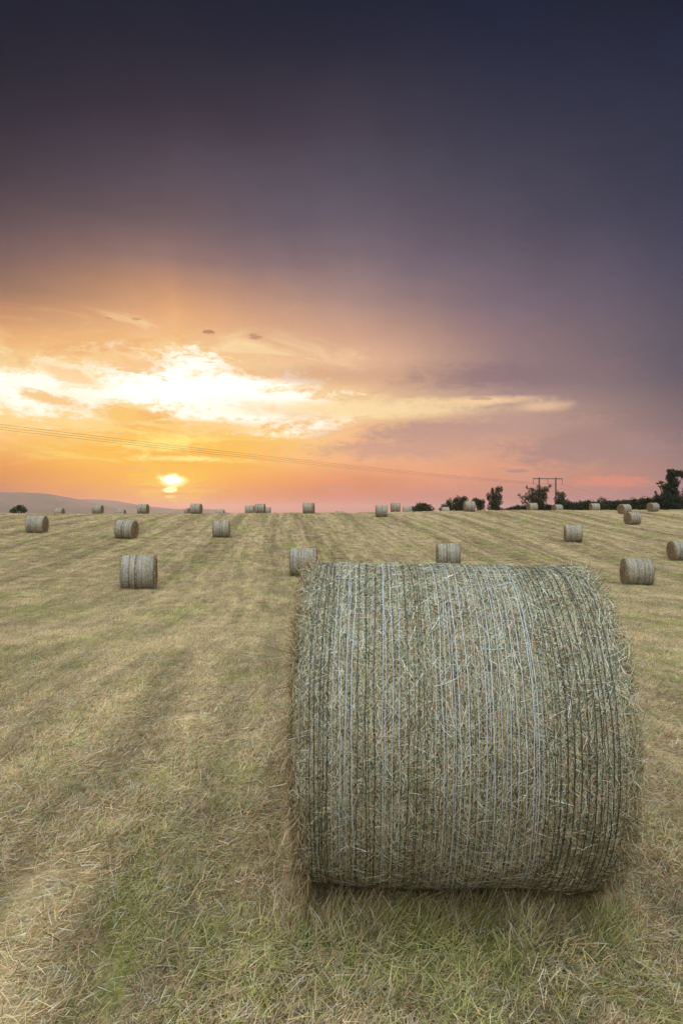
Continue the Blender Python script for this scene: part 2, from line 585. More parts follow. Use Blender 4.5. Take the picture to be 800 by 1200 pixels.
def field_masks(t):
    """colour patches of the mown field, by place on the field: green regrowth, windrow lines, brown litter"""
    g = t.n.new('ShaderNodeNewGeometry')
    p = g.outputs['Position']
    x, y, z = t.sep(p)[:3]
    ca, sa = math.cos(LANE), math.sin(LANE)
    s = t.math('SUBTRACT', t.math('MULTIPLY', x, ca), t.math('MULTIPLY', y, sa))
    u = t.math('ADD', t.math('MULTIPLY', x, sa), t.math('MULTIPLY', y, ca))
    lane = t.noise(t.comb(t.math('MULTIPLY', s, 0.62), t.math('MULTIPLY', u, 0.016), 0.0), 1.0, 5, 0.66, 0.1)
    fine = t.noise(t.comb(t.math('MULTIPLY', s, 3.4), t.math('MULTIPLY', u, 0.30), 4.0), 1.0, 5, 0.65, 0.3)
    patch = t.noise(t.comb(t.math('MULTIPLY', s, 0.55), t.math('MULTIPLY', u, 0.20), 8.0), 1.0, 5, 0.6, 0.5)
    small = t.noise(t.comb(t.math('MULTIPLY', s, 2.6), t.math('MULTIPLY', u, 1.3), 2.0), 1.0, 6, 0.7, 0.4)
    gm = t.math('ADD', t.math('MULTIPLY', patch, 0.5), t.math('MULTIPLY', small, 0.5))
    gm = t.math('ADD', gm, t.math('MULTIPLY', t.math('SUBTRACT', lane, 0.5), -0.30))
    # brightness of the litter by row
    k = t.math('MULTIPLY', t.smooth(lane, 0.34, 0.62, 0.86, 1.07), t.smooth(fine, 0.34, 0.66, 0.80, 1.18))
    return p, s, u, lane, fine, gm, k


# field ground -------------------------------------------------------
def mat_field():
    m, t, out = new_mat('mown_field')
    p, s, u, lane, fine, gm, kr = field_masks(t)
    straw = (0.34, 0.265, 0.145, 1)
    brown = (0.19, 0.135, 0.075, 1)
    green = (0.22, 0.25, 0.055, 1)
    c = t.mix(t.smooth(lane, 0.38, 0.58), brown, straw)
    c = t.mix(t.smooth(gm, 0.515, 0.61, 0.0, 0.7), c, green)
    litter = t.noise(t.comb(t.math('MULTIPLY', s, 5.0), t.math('MULTIPLY', u, 1.6), 14.0), 1.0, 4, 0.7, 0.6)
    c = t.mix(t.smooth(litter, 0.56, 0.72, 0.0, 0.7), c, brown)
    grain = t.noise(p, 45, 3, 0.7)
    k = t.math('MULTIPLY', kr, t.smooth(grain, 0.25, 0.75, 0.62, 1.3))
    c = t.mix(1.0, c, t.comb(k, k, k), 'MULTIPLY')
    h = t.math('ADD', t.math('MULTIPLY', fine, 0.6), t.math('MULTIPLY', grain, 0.35))
    t.l.new(bsdf(t, c, 0.95, 0.05, bump(t, h, 0.7, 0.06)), out.inputs[0])
    return m


def mat_strand(name, greenable=False, gain=1.0, transl=0.25):
    """stalks and blades; each carries its own tint"""
    m, t, out = new_mat(name)
    a = t.n.new('ShaderNodeAttribute')
    a.attribute_name = 'tint'
    c = a.outputs['Color']
    if greenable:
        p, s, u, lane, fine, gm, kr = field_masks(t)
        own = a.outputs['Alpha']
        g = t.smooth(t.math('ADD', gm, t.math('MULTIPLY', t.math('SUBTRACT', own, 0.5), 0.16)), 0.545, 0.595, 0.0, 0.85)
        rr = t.sep(c)[0]
        gg = t.mix(t.smooth(rr, 0.1, 0.55), (0.12, 0.145, 0.03, 1), (0.41, 0.43, 0.14, 1))
        c = t.mix(g, c, gg)
        oi = t.n.new('ShaderNodeObjectInfo')
        k = t.math('MULTIPLY', kr, t.lin(oi.outputs['Random'], 0, 1, 0.72, 1.28))
        c = t.mix(1.0, c, t.comb(k, k, k), 'MULTIPLY')
    if gain != 1.0:
        c = t.mix(1.0, c, (gain, gain, gain, 1), 'MULTIPLY')
    b = bsdf(t, c, 0.7, 0.2)
    tr = t.n.new('ShaderNodeBsdfTranslucent')
    t.l.new(c, tr.inputs[0])
    mx = t.n.new('ShaderNodeMixShader')
    mx.inputs[0].default_value = transl
    t.l.new(b, mx.inputs[1])
    t.l.new(tr.outputs[0], mx.inputs[2])
    t.l.new(mx.outputs[0], out.inputs[0])
    return m


def mat_core():
    """the packed hay seen between the loose stalks"""
    m, t, out = new_mat('packed_hay')
    tc = t.n.new('ShaderNodeTexCoord')
    p = tc.outputs['Object']
    x, y, z = t.sep(p)[:3]
    n1 = t.noise(t.comb(t.math('MULTIPLY', x, 60), t.math('MULTIPLY', y, 60), t.math('MULTIPLY', z, 60)), 1.0, 5, 0.7, 1.5)
    n2 = t.noise(p, 7, 4, 0.6)
    c = t.mix(t.smooth(n1, 0.35, 0.65), (0.07, 0.055, 0.03, 1), (0.26, 0.22, 0.13, 1))
    c = t.mix(t.smooth(n2, 0.35, 0.7, 0.0, 0.6), c, (0.15, 0.14, 0.08, 1))
    t.l.new(bsdf(t, c, 0.95, 0.05, bump(t, n1, 0.8, 0.02)), out.inputs[0])
    return m


def mat_roll_far():
    """the wrapped face of a bale out in the field: packed hay under net, banded where the net overlaps"""
    m, t, out = new_mat('wrapped_hay')
    tc = t.n.new('ShaderNodeTexCoord')
    p = tc.outputs['Object']
    oi = t.n.new('ShaderNodeObjectInfo')
    x, y, z = t.sep(p)[:3]
    band = t.noise(t.comb(t.math('ADD', t.math('MULTIPLY', x, 4.2), t.math('MULTIPLY', oi.outputs['Random'], 40)), 0.0, 0.0), 1.0, 3, 0.8)
    n1 = t.noise(p, 30, 5, 0.75, 0.8)
    n2 = t.noise(p, 4, 3, 0.6)
    c = t.mix(t.smooth(n1, 0.3, 0.68), (0.08, 0.068, 0.045, 1), (0.38, 0.35, 0.26, 1))
    c = t.mix(t.smooth(n2, 0.4, 0.7, 0.0, 0.5), c, (0.20, 0.16, 0.10, 1))
    k = t.smooth(band, 0.42, 0.53, 0.55, 1.18)
    c = t.mix(1.0, c, t.comb(k, k, k), 'MULTIPLY')
    t.l.new(bsdf(t, c, 0.9, 0.1, bump(t, n1, 0.8, 0.03)), out.inputs[0])
    return m


def mat_end_far():
    m, t, out = new_mat('bale_end_hay')
    tc = t.n.new('ShaderNodeTexCoord')
    p = tc.outputs['Object']
    x, y, z = t.sep(p)[:3]
    r = t.math('SQRT', t.math('ADD', t.math('MULTIPLY', y, y), t.math('MULTIPLY', z, z)))
    th = t.math('ARCTAN2', z, y)
    sp = t.math('ADD', t.math('MULTIPLY', r, 20), t.math('MULTIPLY', th, 0.5))
    n = t.noise(t.comb(sp, t.math('MULTIPLY', t.math('ABSOLUTE', th), 3), x), 1.0, 4, 0.7, 0.3)
    n1 = t.noise(p, 28, 5, 0.75, 0.8)
    h = t.math('ADD', t.math('MULTIPLY', n, 0.5), t.math('MULTIPLY', n1, 0.5))
    c = t.mix(t.smooth(h, 0.38, 0.64), (0.06, 0.042, 0.025, 1), (0.27, 0.20, 0.12, 1))
    t.l.new(bsdf(t, c, 0.95, 0.05, bump(t, h, 0.9, 0.04)), out.inputs[0])
    return m


def mat_plain(name, color, rough=0.7, spec=0.2, var=0.15, scale=8):
    m, t, out = new_mat(name)
    tc = t.n.new('ShaderNodeTexCoord')
    n = t.noise(tc.outputs['Object'], scale, 4, 0.6)
    k = t.smooth(n, 0.25, 0.75, 1 - var, 1 + var)
    c = t.mix(1.0, tuple(color) + (1,), t.comb(k, k, k), 'MULTIPLY')
    t.l.new(bsdf(t, c, rough, spec), out.inputs[0])
    return m


M_FIELD = mat_field()
M_GRASS = mat_strand('cut_grass', True, 1.06, 0.3)
M_HAY = mat_strand('loose_hay', False, 1.12, 0.2)
M_CORE = mat_core()
M_ROLL = mat_roll_far()
M_END = mat_end_far()
M_PALE = mat_plain('pale_net', (0.38, 0.42, 0.43), 0.5, 0.4, 0.15, 40)
M_DARK = mat_plain('dark_net', (0.018, 0.025, 0.022), 0.5, 0.35, 0.2, 40)
M_NETF = mat_plain('weathered_net', (0.40, 0.41, 0.38), 0.55, 0.3, 0.35, 9)
M_BARK = mat_plain('bark', (0.06, 0.045, 0.033), 0.9, 0.1, 0.3, 6)
M_WOOD = mat_plain('creosoted_pole', (0.06, 0.045, 0.036), 0.85, 0.1, 0.2, 3)
M_STEEL = mat_plain('galvanised_steel', (0.10, 0.095, 0.09), 0.6, 0.4, 0.1, 5)
M_GLASSY = mat_plain('brown_porcelain', (0.12, 0.06, 0.04), 0.25, 0.5, 0.1, 5)
M_WIRE = mat_plain('conductor', (0.10, 0.09, 0.09), 0.6, 0.3, 0.1, 1)


# ------------------------------------------------------------------ ground sheet
def build_ground():
    ys = np.concatenate([np.linspace(-400, -14, 14), np.arange(-12, 1, 0.5), np.arange(1, 9, 0.05), np.geomspace(9, 30, 170)[0:],
                         np.geomspace(30.3, 120, 240), np.linspace(123, 200, 26), np.geomspace(215, 9000, 30)])
    u = np.linspace(-1, 1, 301)
    k = 4.6
    xn = np.sinh(k * u) / np.sinh(k)
    X = np.empty((len(ys), len(u))); Y = np.empty_like(X)
    for i, y in enumerate(ys):
        half = 130 + max(0, y - 100) * 1.2 + max(0, -y) * 0.5
        X[i] = xn * half
        Y[i] = y
    Z = terrain(X, Y)
    V = np.stack([X, Y, Z], -1).reshape(-1, 3)
    nr, nc = X.shape
    a = (np.arange(nr - 1)[:, None] * nc + np.arange(nc - 1)[None]).ravel()
    q = np.stack([a, a + 1, a + nc + 1, a + nc], -1)
    me = mesh_np('field', V, q)
    o = link_mesh('ground', me, M_FIELD)
    tag(o, kind='structure')


build_ground()


# distant hills ------------------------------------------------------
def build_hill(name, dist, prof, mat, depth=900, seed=1):
    """prof: (px, py) skyline points as seen from the field; a solid ridge with its own depth"""
    P = np.array(prof, float)
    px = np.linspace(P[0, 0], P[-1, 0], 140)
    py = np.interp(px, P[:, 0], P[:, 1])
    ker = np.ones(7) / 7
    py = np.convolve(np.pad(py, 3, mode='edge'), ker, 'valid')
    x = (px - 400) / F * dist
    top = (600 - py) / F * dist + EYE + vnoise(px * 0.25, px * 0, seed) * dist * 0.0008
    rows = []
    for s in np.linspace(-1, 1, 25):
        f = math.cos(s * math.pi / 2) ** 1.1 if abs(s) < 1 else 0
        yy = dist + s * depth + vnoise(x * 0.004, x * 0 + s * 3, seed + 5) * depth * 0.15 * (1 - abs(s))
        zz = -30 + (top + 30) * (f + vnoise(x * 0.006, x * 0 + s * 4, seed + 9) * 0.06 * (1 - f))
        if s == 0: zz = top
        rows.append(np.stack([x, yy, zz], -1))
    V = np.array(rows); nr, nc = V.shape[:2]
    a = (np.arange(nr - 1)[:, None] * nc + np.arange(nc - 1)[None]).ravel()
    q = np.stack([a, a + 1, a + nc + 1, a + nc], -1)
    o = link_mesh(name, mesh_np(name, V.reshape(-1, 3), q), mat)
    tag(o, kind='structure')


def mat_hill():
    m, t, out = new_mat('moorland')
    tc = t.n.new('ShaderNodeTexCoord')
    n = t.noise(tc.outputs['Object'], 0.006, 6, 0.6)
    c = t.mix(t.smooth(n, 0.35, 0.65), (0.07, 0.085, 0.05, 1), (0.13, 0.11, 0.075, 1))
    t.l.new(bsdf(t, c, 0.95, 0.05), out.inputs[0])
    return m


M_HILL = mat_hill()
build_hill('distant_hills', 3000, [(-420, 592), (-300, 584), (-180, 578), (-60, 576.5), (10, 577), (45, 577.5), (62, 579.5), (78, 583),
                                   (92, 585.5), (112, 590), (140, 600), (170, 612)], M_HILL, 500, 2)
build_hill('distant_hills', 4300, [(-200, 590), (60, 588), (90, 585.3), (120, 585.3), (138, 587.5), (152, 590), (166, 592.3), (185, 594.5), (205, 596.5),
                                   (215, 597), (240, 596), (252, 597), (268, 601), (300, 612)], M_HILL, 600, 7)


# haze: one closed box of even thin air round everything
def build_haze():
    x0, x1, y0, y1, z0, z1 = -9500, 9500, -450, 9200, -45, 93
    V, q, t = box((x0 + x1) / 2, (y0 + y1) / 2, (z0 + z1) / 2, x1 - x0, y1 - y0, z1 - z0)
    m = bpy.data.materials.new('haze_air')
    m.use_nodes = True
    n = NT(m.node_tree)
    n.n.clear()
    out = n.n.new('ShaderNodeOutputMaterial')
    v = n.n.new('ShaderNodeVolumePrincipled')
    v.inputs['Color'].default_value = HAZE_COL
    v.inputs['Density'].default_value = HAZE
    v.inputs['Anisotropy'].default_value = 0.55
    n.l.new(v.outputs[0], out.inputs['Volume'])
    o = link_mesh('haze', mesh_np('haze', V, q, smooth=False), m)
    tag(o, kind='stuff')


HAZE = 0.00013
HAZE_COL = (0.93, 0.80, 0.94, 1)
build_haze()


# ------------------------------------------------------------------ bales
PAL_SIDE = np.array([(0.46, 0.49, 0.38), (0.36, 0.37, 0.23), (0.50, 0.42, 0.26), (0.17, 0.20, 0.11), (0.11, 0.14, 0.07),
                     (0.31, 0.19, 0.10), (0.72, 0.73, 0.62), (0.09, 0.06, 0.04)])
W_SIDE = np.array([.20, .17, .15, .13, .10, .11, .06, .08])
PAL_END = np.array([(0.34, 0.26, 0.15), (0.44, 0.37, 0.23), (0.23, 0.16, 0.09), (0.20, 0.18, 0.09), (0.34, 0.33, 0.20), (0.10, 0.065, 0.035)])
W_END = np.array([.26, .2, .2, .12, .12, .10])


def pick(pal, w, n, g):
    c = pal[g.choice(len(pal), n, p=w / w.sum())]
    return c * g.uniform(0.8, 1.18, (n, 1))


def lump(x, th, seed, amp):
    return amp * (vnoise(x * 4 + 50, np.cos(th) * 2.2 + 20, seed) + vnoise(x * 9 + 50, np.sin(th) * 5 + 20, seed + 1) * 0.6 +
                  vnoise(x * 5 + 9, th * 3 + 20, seed + 2) * 0.35)


def bale_point(x, th, r, RAD, flat):
    """cylinder round x; th=0 towards -y, growing upward; flattened where it sits"""
    y = -np.cos(th) * r
    z = np.sin(th) * r
    lim = -RAD + flat
    z = np.where(z < lim, lim + (z - lim) * 0.25, z)
    return np.stack([x, y, z + RAD - flat * 0.75], -1)


def bale_core(RAD, WID, seed, nx, nth, amp, flat, ends_only=False, side_only=False):
    V, Q, T = [], [], []
    xs = np.linspace(-WID / 2, WID / 2, nx)
    th = np.linspace(0, 2 * math.pi, nth, endpoint=False)
    XX, TH = np.meshgrid(xs, th, indexing='ij')
    edge = np.clip(1 - (WID / 2 - np.abs(XX)) / 0.05, 0, 1)
    RR = RAD - 0.035 * edge ** 2 + lump(XX, TH, seed, amp)
    P = bale_point(XX, TH, RR, RAD, flat)
    off = 0
    if not ends_only:
        V.append(P.reshape(-1, 3))
        a = np.arange(nx - 1)[:, None] * nth + np.arange(nth)[None]
        b = np.arange(nx - 1)[:, None] * nth + (np.arange(nth)[None] + 1) % nth
        Q.append(np.stack([a, a + nth, b + nth, b], -1).reshape(-1, 4))
        off += nx * nth
    if not side_only:
        rings = max(6, nth // 14)
        for s in (-1, 1):
            ring = []
            for k in range(rings + 1):
                f = 1 - k / rings
                base = RR[0 if s < 0 else -1] * f
                xo = s * (WID / 2 + 0.035 * math.sqrt(max(0, 1 - f * f)) + lump(th * 0 + f * 2, th, seed + 7 + s, amp) * 1.4 * (1 if 0 < k else 0))
                xo = xo * np.ones(nth)
                ring.append(bale_point(xo, th, np.maximum(base, 0.002), RAD, flat))
            ring = np.array(ring)
            V.append(ring.reshape(-1, 3))
            a = np.arange(rings)[:, None] * nth + np.arange(nth)[None]
            b = np.arange(rings)[:, None] * nth + (np.arange(nth)[None] + 1) % nth
            q = np.stack([a, b, b + nth, a + nth], -1).reshape(-1, 4)
            if s > 0: q = q[:, ::-1]
            Q.append(q + off)
            off += len(V[-1])
    return np.concatenate(V), np.concatenate(Q)


def side_strands(n, RAD, WID, g, flat, seed, amp, L=(0.04, 0.16), W=(0.0009, 0.002), lift=(0.0, 0.005), k=5, th_rng=None, pal=PAL_SIDE, w=W_SIDE, bend=1.0):
    x0 = g.uniform(-WID / 2, WID / 2, n)
    th0 = g.uniform(*(th_rng or (0, 2 * math.pi)), n)
    phi = g.uniform(0, math.pi * 2, n)
    # hay tends to lie round the roll
    phi = np.where(g.random(n) < 0.45, math.pi / 2 + g.normal(0, 0.55, n), phi)
    ln = g.uniform(*L, n) * np.where(g.random(n) < 0.12, 1.6, 1.0)
    cv = g.normal(0, 0.9, n) * bend
    s = np.linspace(-0.5, 0.5, k)[None] * ln[:, None]
    ang = phi[:, None] + cv[:, None] * (s / ln[:, None]) * 1.2
    ds = ln[:, None] / (k - 1)
    dx = np.cos(ang) * ds; dt = np.sin(ang) * ds / RAD
    x = x0[:, None] + np.cumsum(dx, 1) - dx.sum(1, keepdims=True) / 2
    th = th0[:, None] + np.cumsum(dt, 1) - dt.sum(1, keepdims=True) / 2
    x = np.clip(x, -WID / 2 - 0.03, WID / 2 + 0.03)
    lf = g.uniform(*lift, n)[:, None] + 0.006 * np.maximum(0, g.normal(-0.3, 0.7, n))[:, None] * np.linspace(0, 1, k)[None] ** 2
    r = RAD + lump(x, th, seed, amp) + lf
    C = bale_point(x, th, r, RAD, flat)
    tg = unit(np.gradient(C, axis=1))
    nrm = np.stack([np.zeros_like(th), -np.cos(th), np.sin(th)], -1)
    sd_ = unit(np.cross(tg, nrm) + 0.5 * nrm * g.normal(0, 1, (n, 1, 1)))
    return ribbons(C, sd_, g.uniform(*W, n), pick(pal, w, n, g))


def end_strands(n, RAD, WID, g, flat, sgn, L=(0.04, 0.16), W=(0.0009, 0.002), k=5, rim=0.5, out=0.05, pal=PAL_END, w=W_END):
    """loose hay on a bale's end: tangled on the face, shaggy at the rim"""
    isr = g.random(n) < rim
    f = np.where(isr, g.uniform(0.93, 1.03, n), np.sqrt(g.uniform(0, 1, n)))
    th = g.uniform(0, 2 * math.pi, n)
    x = sgn * (WID / 2 + np.where(isr, g.uniform(-0.035, 0.03, n), g.uniform(0.0, 0.03, n)))
    r = RAD * f
    base = bale_point(x, th, r, RAD, flat)
    er = np.stack([0 * th, -np.cos(th), np.sin(th)], -1)
    et = np.stack([0 * th, np.sin(th), np.cos(th)], -1)
    ex = np.zeros((n, 3)); ex[:, 0] = sgn
    wt = g.normal(0, 1.0, (n, 1)); wr = g.normal(0.0, 0.45, (n, 1)); wx = np.abs(g.normal(0.0, out * 8, (n, 1)))
    d0 = unit(et * wt + er * wr + ex * wx)
    tuft = 0.4 + 1.15 * np.clip(vnoise(th * 5 + 30, x * 0 + sgn * 3 + 9, 71) + 0.5, 0, 1) ** 1.6
    ln = (g.uniform(*L, n) * tuft)[:, None]
    d1 = unit(d0 + 0.8 * g.normal(0, 0.6, (n, 3)) + np.array([0, 0, -0.3]) * g.uniform(0, 1.3, (n, 1)))
    s = np.linspace(0, 1, k)[None, :, None]
    C = base[:, None] + ln[:, :, None] * (d0[:, None] * s * (1 - s * 0.5) + d1[:, None] * s * s * 0.5)
    C[..., 2] = np.maximum(C[..., 2], 0.01)
    tg = unit(np.gradient(C, axis=1))
    sd_ = unit(np.cross(tg, g.normal(0, 1, (n, 1, 3))))
    return ribbons(C, sd_, g.uniform(*W, n), pick(pal, w, n, g))


def ring_band(x0, RAD, flat, seed, amp, half, off, g, n=150, wob=0.004, slant=0.0):
    th = np.linspace(0, 2 * math.pi, n + 1)
    wv = wob * (np.interp(th, np.linspace(0, 2 * math.pi, 14), np.append(g.normal(0, 1, 13), 0)) )
    wv = wv * np.minimum(1, np.minimum(th, 2 * math.pi - th) * 4) + slant * np.sin(th)
    wv2 = g.normal(0, 0.0007, n + 1); wv2[-1] = wv2[0]
    x = x0 + wv + wv2
    r = RAD + lump(x, th, seed, amp) + off
    C = bale_point(x, th, r, RAD, flat)[None]
    S = np.zeros((1, 1, 3)); S[..., 0] = 1
    v, q, _ = ribbons(C, S, np.array([half]), None, taper=False)
    return v, q, np.zeros((len(v), 3))


def build_near_bale():
    RAD, WID, FLAT, SEED, AMP = 0.676, 1.195, 0.012, 21, 0.016
    g = np.random.default_rng(77)
    cx, cy = 0.452, 3.07
    root = empty('hay_bale', (cx, cy, 0.020), (0, R(0.4), R(-2.3)))
    tag(root, 'large round hay bale in the foreground, net wrapped, hay fraying at its ends', 'hay bale', 'round bales lying across the mown field')
    V, Q = bale_core(RAD - 0.004, WID, SEED, 110, 220, AMP, FLAT)
    link_mesh('hay_roll', mesh_np('hay_roll', V, Q, tint=None), M_CORE, root)
    parts = [side_strands(80000, RAD, WID, g, FLAT, SEED, AMP, L=(0.03, 0.11), W=(0.0006, 0.0014), bend=0.5),
             side_strands(60000, RAD, WID, g, FLAT, SEED, AMP, L=(0.015, 0.05), W=(0.0007, 0.0014), bend=0.4),
             side_strands(1500, RAD, WID, g, FLAT, SEED, AMP, L=(0.04, 0.11), W=(0.0006, 0.0011), lift=(0.005, 0.010),
                          pal=np.array([(0.50, 0.52, 0.42), (0.52, 0.48, 0.35)]), w=np.array([.6, .4]), bend=1.0)]
    v, q, tn = merge(parts)
    link_mesh('wrapped_hay', mesh_np('wrapped_hay', v, q, tint=tn, smooth=False), M_HAY, root)
    for s, nm in ((-1, 26000), (1, 26000)):
        pe, we = (PAL_END, W_END) if s < 0 else (np.vstack([PAL_END, PAL_SIDE[[1, 2, 3]]]), np.append(W_END, [.2, .15, .2]))
        v, q, tn = merge([end_strands(nm, RAD - 0.015, WID - 0.02, g, FLAT, s, L=(0.02, 0.10), rim=0.6, out=0.03, pal=pe, w=we),
                          end_strands(1500, RAD - 0.01, WID, g, FLAT, s, L=(0.05, 0.15), rim=0.85, out=0.035, pal=pe, w=we)])
        o = link_mesh('frayed_end', mesh_np('frayed_end', v, q, tint=tn, smooth=False), M_HAY, root)
    # net: groups of dark and pale threads, read off the photo at mid height
    def X(px):
        k = (px - 400) / F
        return (k * (cy - RAD) - cx + 0.027) / (1 + 0.04 * k)
    dark = [361, 366, 371, 376.5, 381.5, 417, 427, 437, 477, 487, 497, 638, 647, 655, 663.5, 671, 680, 688.5, 697, 704, 711, 717, 724]
    pale = [388, 396, 404, 410, 447, 457, 467, 508, 519, 529, 539, 549, 559, 569, 578, 587, 597, 606, 615, 623, 630]
    parts = []
    for p in pale:
        parts.append(ring_band(X(p) + g.normal(0, .001), RAD, FLAT, SEED, AMP, g.uniform(0.0008, 0.0013), 0.0080, g))
        if g.random() < 0.5:
            parts.append(ring_band(X(p) + g.uniform(.008, .018), RAD, FLAT, SEED, AMP, 0.0008, 0.0065, g))
    v, q, tn = merge(parts)
    link_mesh('pale_net_wrap', mesh_np('pale_net_wrap', v, q), M_PALE, root)
    parts = [ring_band(X(p) + g.normal(0, .001), RAD, FLAT, SEED, AMP, g.uniform(0.0009, 0.0015), 0.0082, g) for p in dark]
    parts += [ring_band(-WID / 2 + 0.02 + WID * 0.97 * (i + g.uniform(-.3, .3)) / 52, RAD, FLAT, SEED, AMP, 0.0006, 0.0072, g) for i in range(52)]
    v, q, tn = merge(parts)
    link_mesh('dark_net_wrap', mesh_np('dark_net_wrap', v, q), M_DARK, root)


build_near_bale()


def make_far_bale(seed):
    RAD, WID, FLAT, AMP = 0.655, 1.17, 0.035, 0.035
    g = np.random.default_rng(seed)
    root = empty('hay_bale')
    V, Q = bale_core(RAD, WID, seed, 26, 72, AMP, FLAT, side_only=True)
    link_mesh('hay_roll', mesh_np('hay_roll', V, Q), M_ROLL, root)
    V, Q = bale_core(RAD, WID, seed, 26, 72, AMP, FLAT, ends_only=True)
    half = len(V) // 2
    hq = len(Q) // 2
    for i in range(2):
        link_mesh('bale_end', mesh_np('bale_end', V[i * half:(i + 1) * half], Q[i * hq:(i + 1) * hq] - i * half), M_END, root)
    parts = []
    x = -WID / 2 + 0.03
    while x < WID / 2 - 0.02:
        parts.append(ring_band(x, RAD, FLAT, seed, AMP, g.uniform(0.002, 0.005), 0.006, g, n=72))
        x += g.uniform(0.02, 0.05) if g.random() < 0.8 else g.uniform(0.08, 0.15)
    v, q, tn = merge(parts)
    link_mesh('net_wrap', mesh_np('net_wrap', v, q), M_NETF, root)
    parts = [side_strands(1500, RAD, WID, g, FLAT, seed, AMP, L=(0.05, 0.14), W=(0.002, 0.004), lift=(0, 0.012), k=4)]
    for s in (-1, 1):
        parts.append(end_strands(1500, RAD, WID, g, FLAT, s, L=(0.06, 0.16), W=(0.002, 0.005), k=4, rim=0.6, out=0.03))
    v, q, tn = merge(parts)
    link_mesh('loose_hay', mesh_np('loose_hay', v, q, tint=tn, smooth=False), M_HAY, root)
    return root


def copy_tree(o, parent=None):
    c = o.copy()
    COL.objects.link(c)
    if parent is not None: c.parent = parent
    for ch in list(o.children): copy_tree(ch, c)
    return c


# px centre, bottom py (or None), top py, height px, yaw, roll, label
BALES = [
    (163, 691, None, 42, 11, 0, 'nearest round bale on the left of the field, standing alone with the largest size there'),
    (148, 631, None, 22.8, -6, 3.5, 'round bale tilting downhill right, farther up the slope behind the nearest left bale'),
    (259.5, 630, None, 20.7, 5, 0, 'upright looking bale on the slope between the left field bale and the big bale'),
    (43.5, 624.8, None, 21.6, 4, 2, 'round bale on the left slope, dark right end showing, below the skyline bush'),
    (355.5, 675, None, 34, 2, 0, 'round bale half hidden behind the top left corner of the big bale'),
    (524.8, 664, None, 28.5, -3, 0, 'round bale rising just behind the top edge of the big bale near its middle'),
    (745.5, 686.3, None, 33.5, -8, 0, 'round bale right of the big bale, the largest one on that side'),
    (671, 634.8, None, 20.4, -10, 0, 'round bale standing alone on the right slope, its net in clear vertical bands'),
    (796, 656.5, None, 23.5, 0, 0, 'round bale cut by the right edge of the picture, its left end showing'),
    (740.5, 614.6, None, 15.2, 14, 0, 'round bale below the right hedge, the lower one of an overlapping pair'),
    (731, 602.3, None, 12, 21, 0, 'round bale near the right hedge, the upper one of an overlapping pair'),
    (764.5, 599.3, None, 10.5, 22, 0, 'round bale at the hedge foot in front of the tall ivy covered tree'),
    (696, None, 589.5, 11.5, 2, 0, 'small round bale squarely side-on at the foot of the right hedge'),
    (652.5, None, 591, 11.5, 17, 0, 'small round bale under the power pole in front of the small round tree'),
    (623.2, None, 589, 11.8, 10, 0, 'round bale in front of the spreading thorn tree on the skyline'),
    (549.6, 599.6, None, 12.5, 4, 0, 'round bale in front of the dark skyline tree clump, the bigger one there'),
    (521, None, 594, 11, 5, 0, 'low pale bale sunk behind the rise at the left foot of the skyline tree clump'),
    (476.7, None, 593, 11, 0, 0, 'low bale sunk behind the rise beside the dome shaped bush'),
    (463, None, 589, 12.5, 0, 0, 'skyline bale directly left of the low sunken bale by the dome bush'),
    (446.8, 605.8, None, 14.2, 0, 0, 'square looking bale just below the skyline near the picture middle'),
    (361.6, 602.2, None, 13.4, -6, 0, 'lone round bale standing on the skyline behind the left end of the big bale'),
    (397.5, None, 598.9, 11, 0, 0, 'bale almost wholly behind the rise, only a sliver of its top showing'),
    (305, None, 590, 12.5, -4, 0, 'tallest middle bale of the close row of three on the skyline'),
    (292.8, None, 592, 12, 0, 0, 'left bale of the close row of three on the skyline'),
    (312, None, 594, 11.5, 0, 0, 'right bale of the close row of three on the skyline, mostly hidden'),
    (258.2, None, 596.7, 11, 0, 0, 'low sunken skyline bale above the upright bale on the slope'),
    (230.2, None, 589.2, 12.6, -5, 0, 'tall skyline bale right of the setting sun with a darker one behind it'),
    (222.3, None, 595, 11, -55, 0, 'dark bale seen end-on, behind the tall skyline bale right of the sun'),
    (168, None, 590.4, 12.2, -3, 0, 'skyline bale left of the setting sun'),
    (142, None, 596.7, 11, 0, 0, 'low sunken skyline bale between two taller ones left of the sun'),
    (115, None, 591.6, 12, 0, 0, 'skyline bale in front of the distant hill, standing fully above the rise'),
    (69.8, None, 595.2, 11.2, 0, 0, 'low sunken bale right of the small leafy bush on the left skyline'),
]
protos = [make_far_bale(300 + 17 * i) for i in range(4)]
used = set()
BALE_SPOTS = []
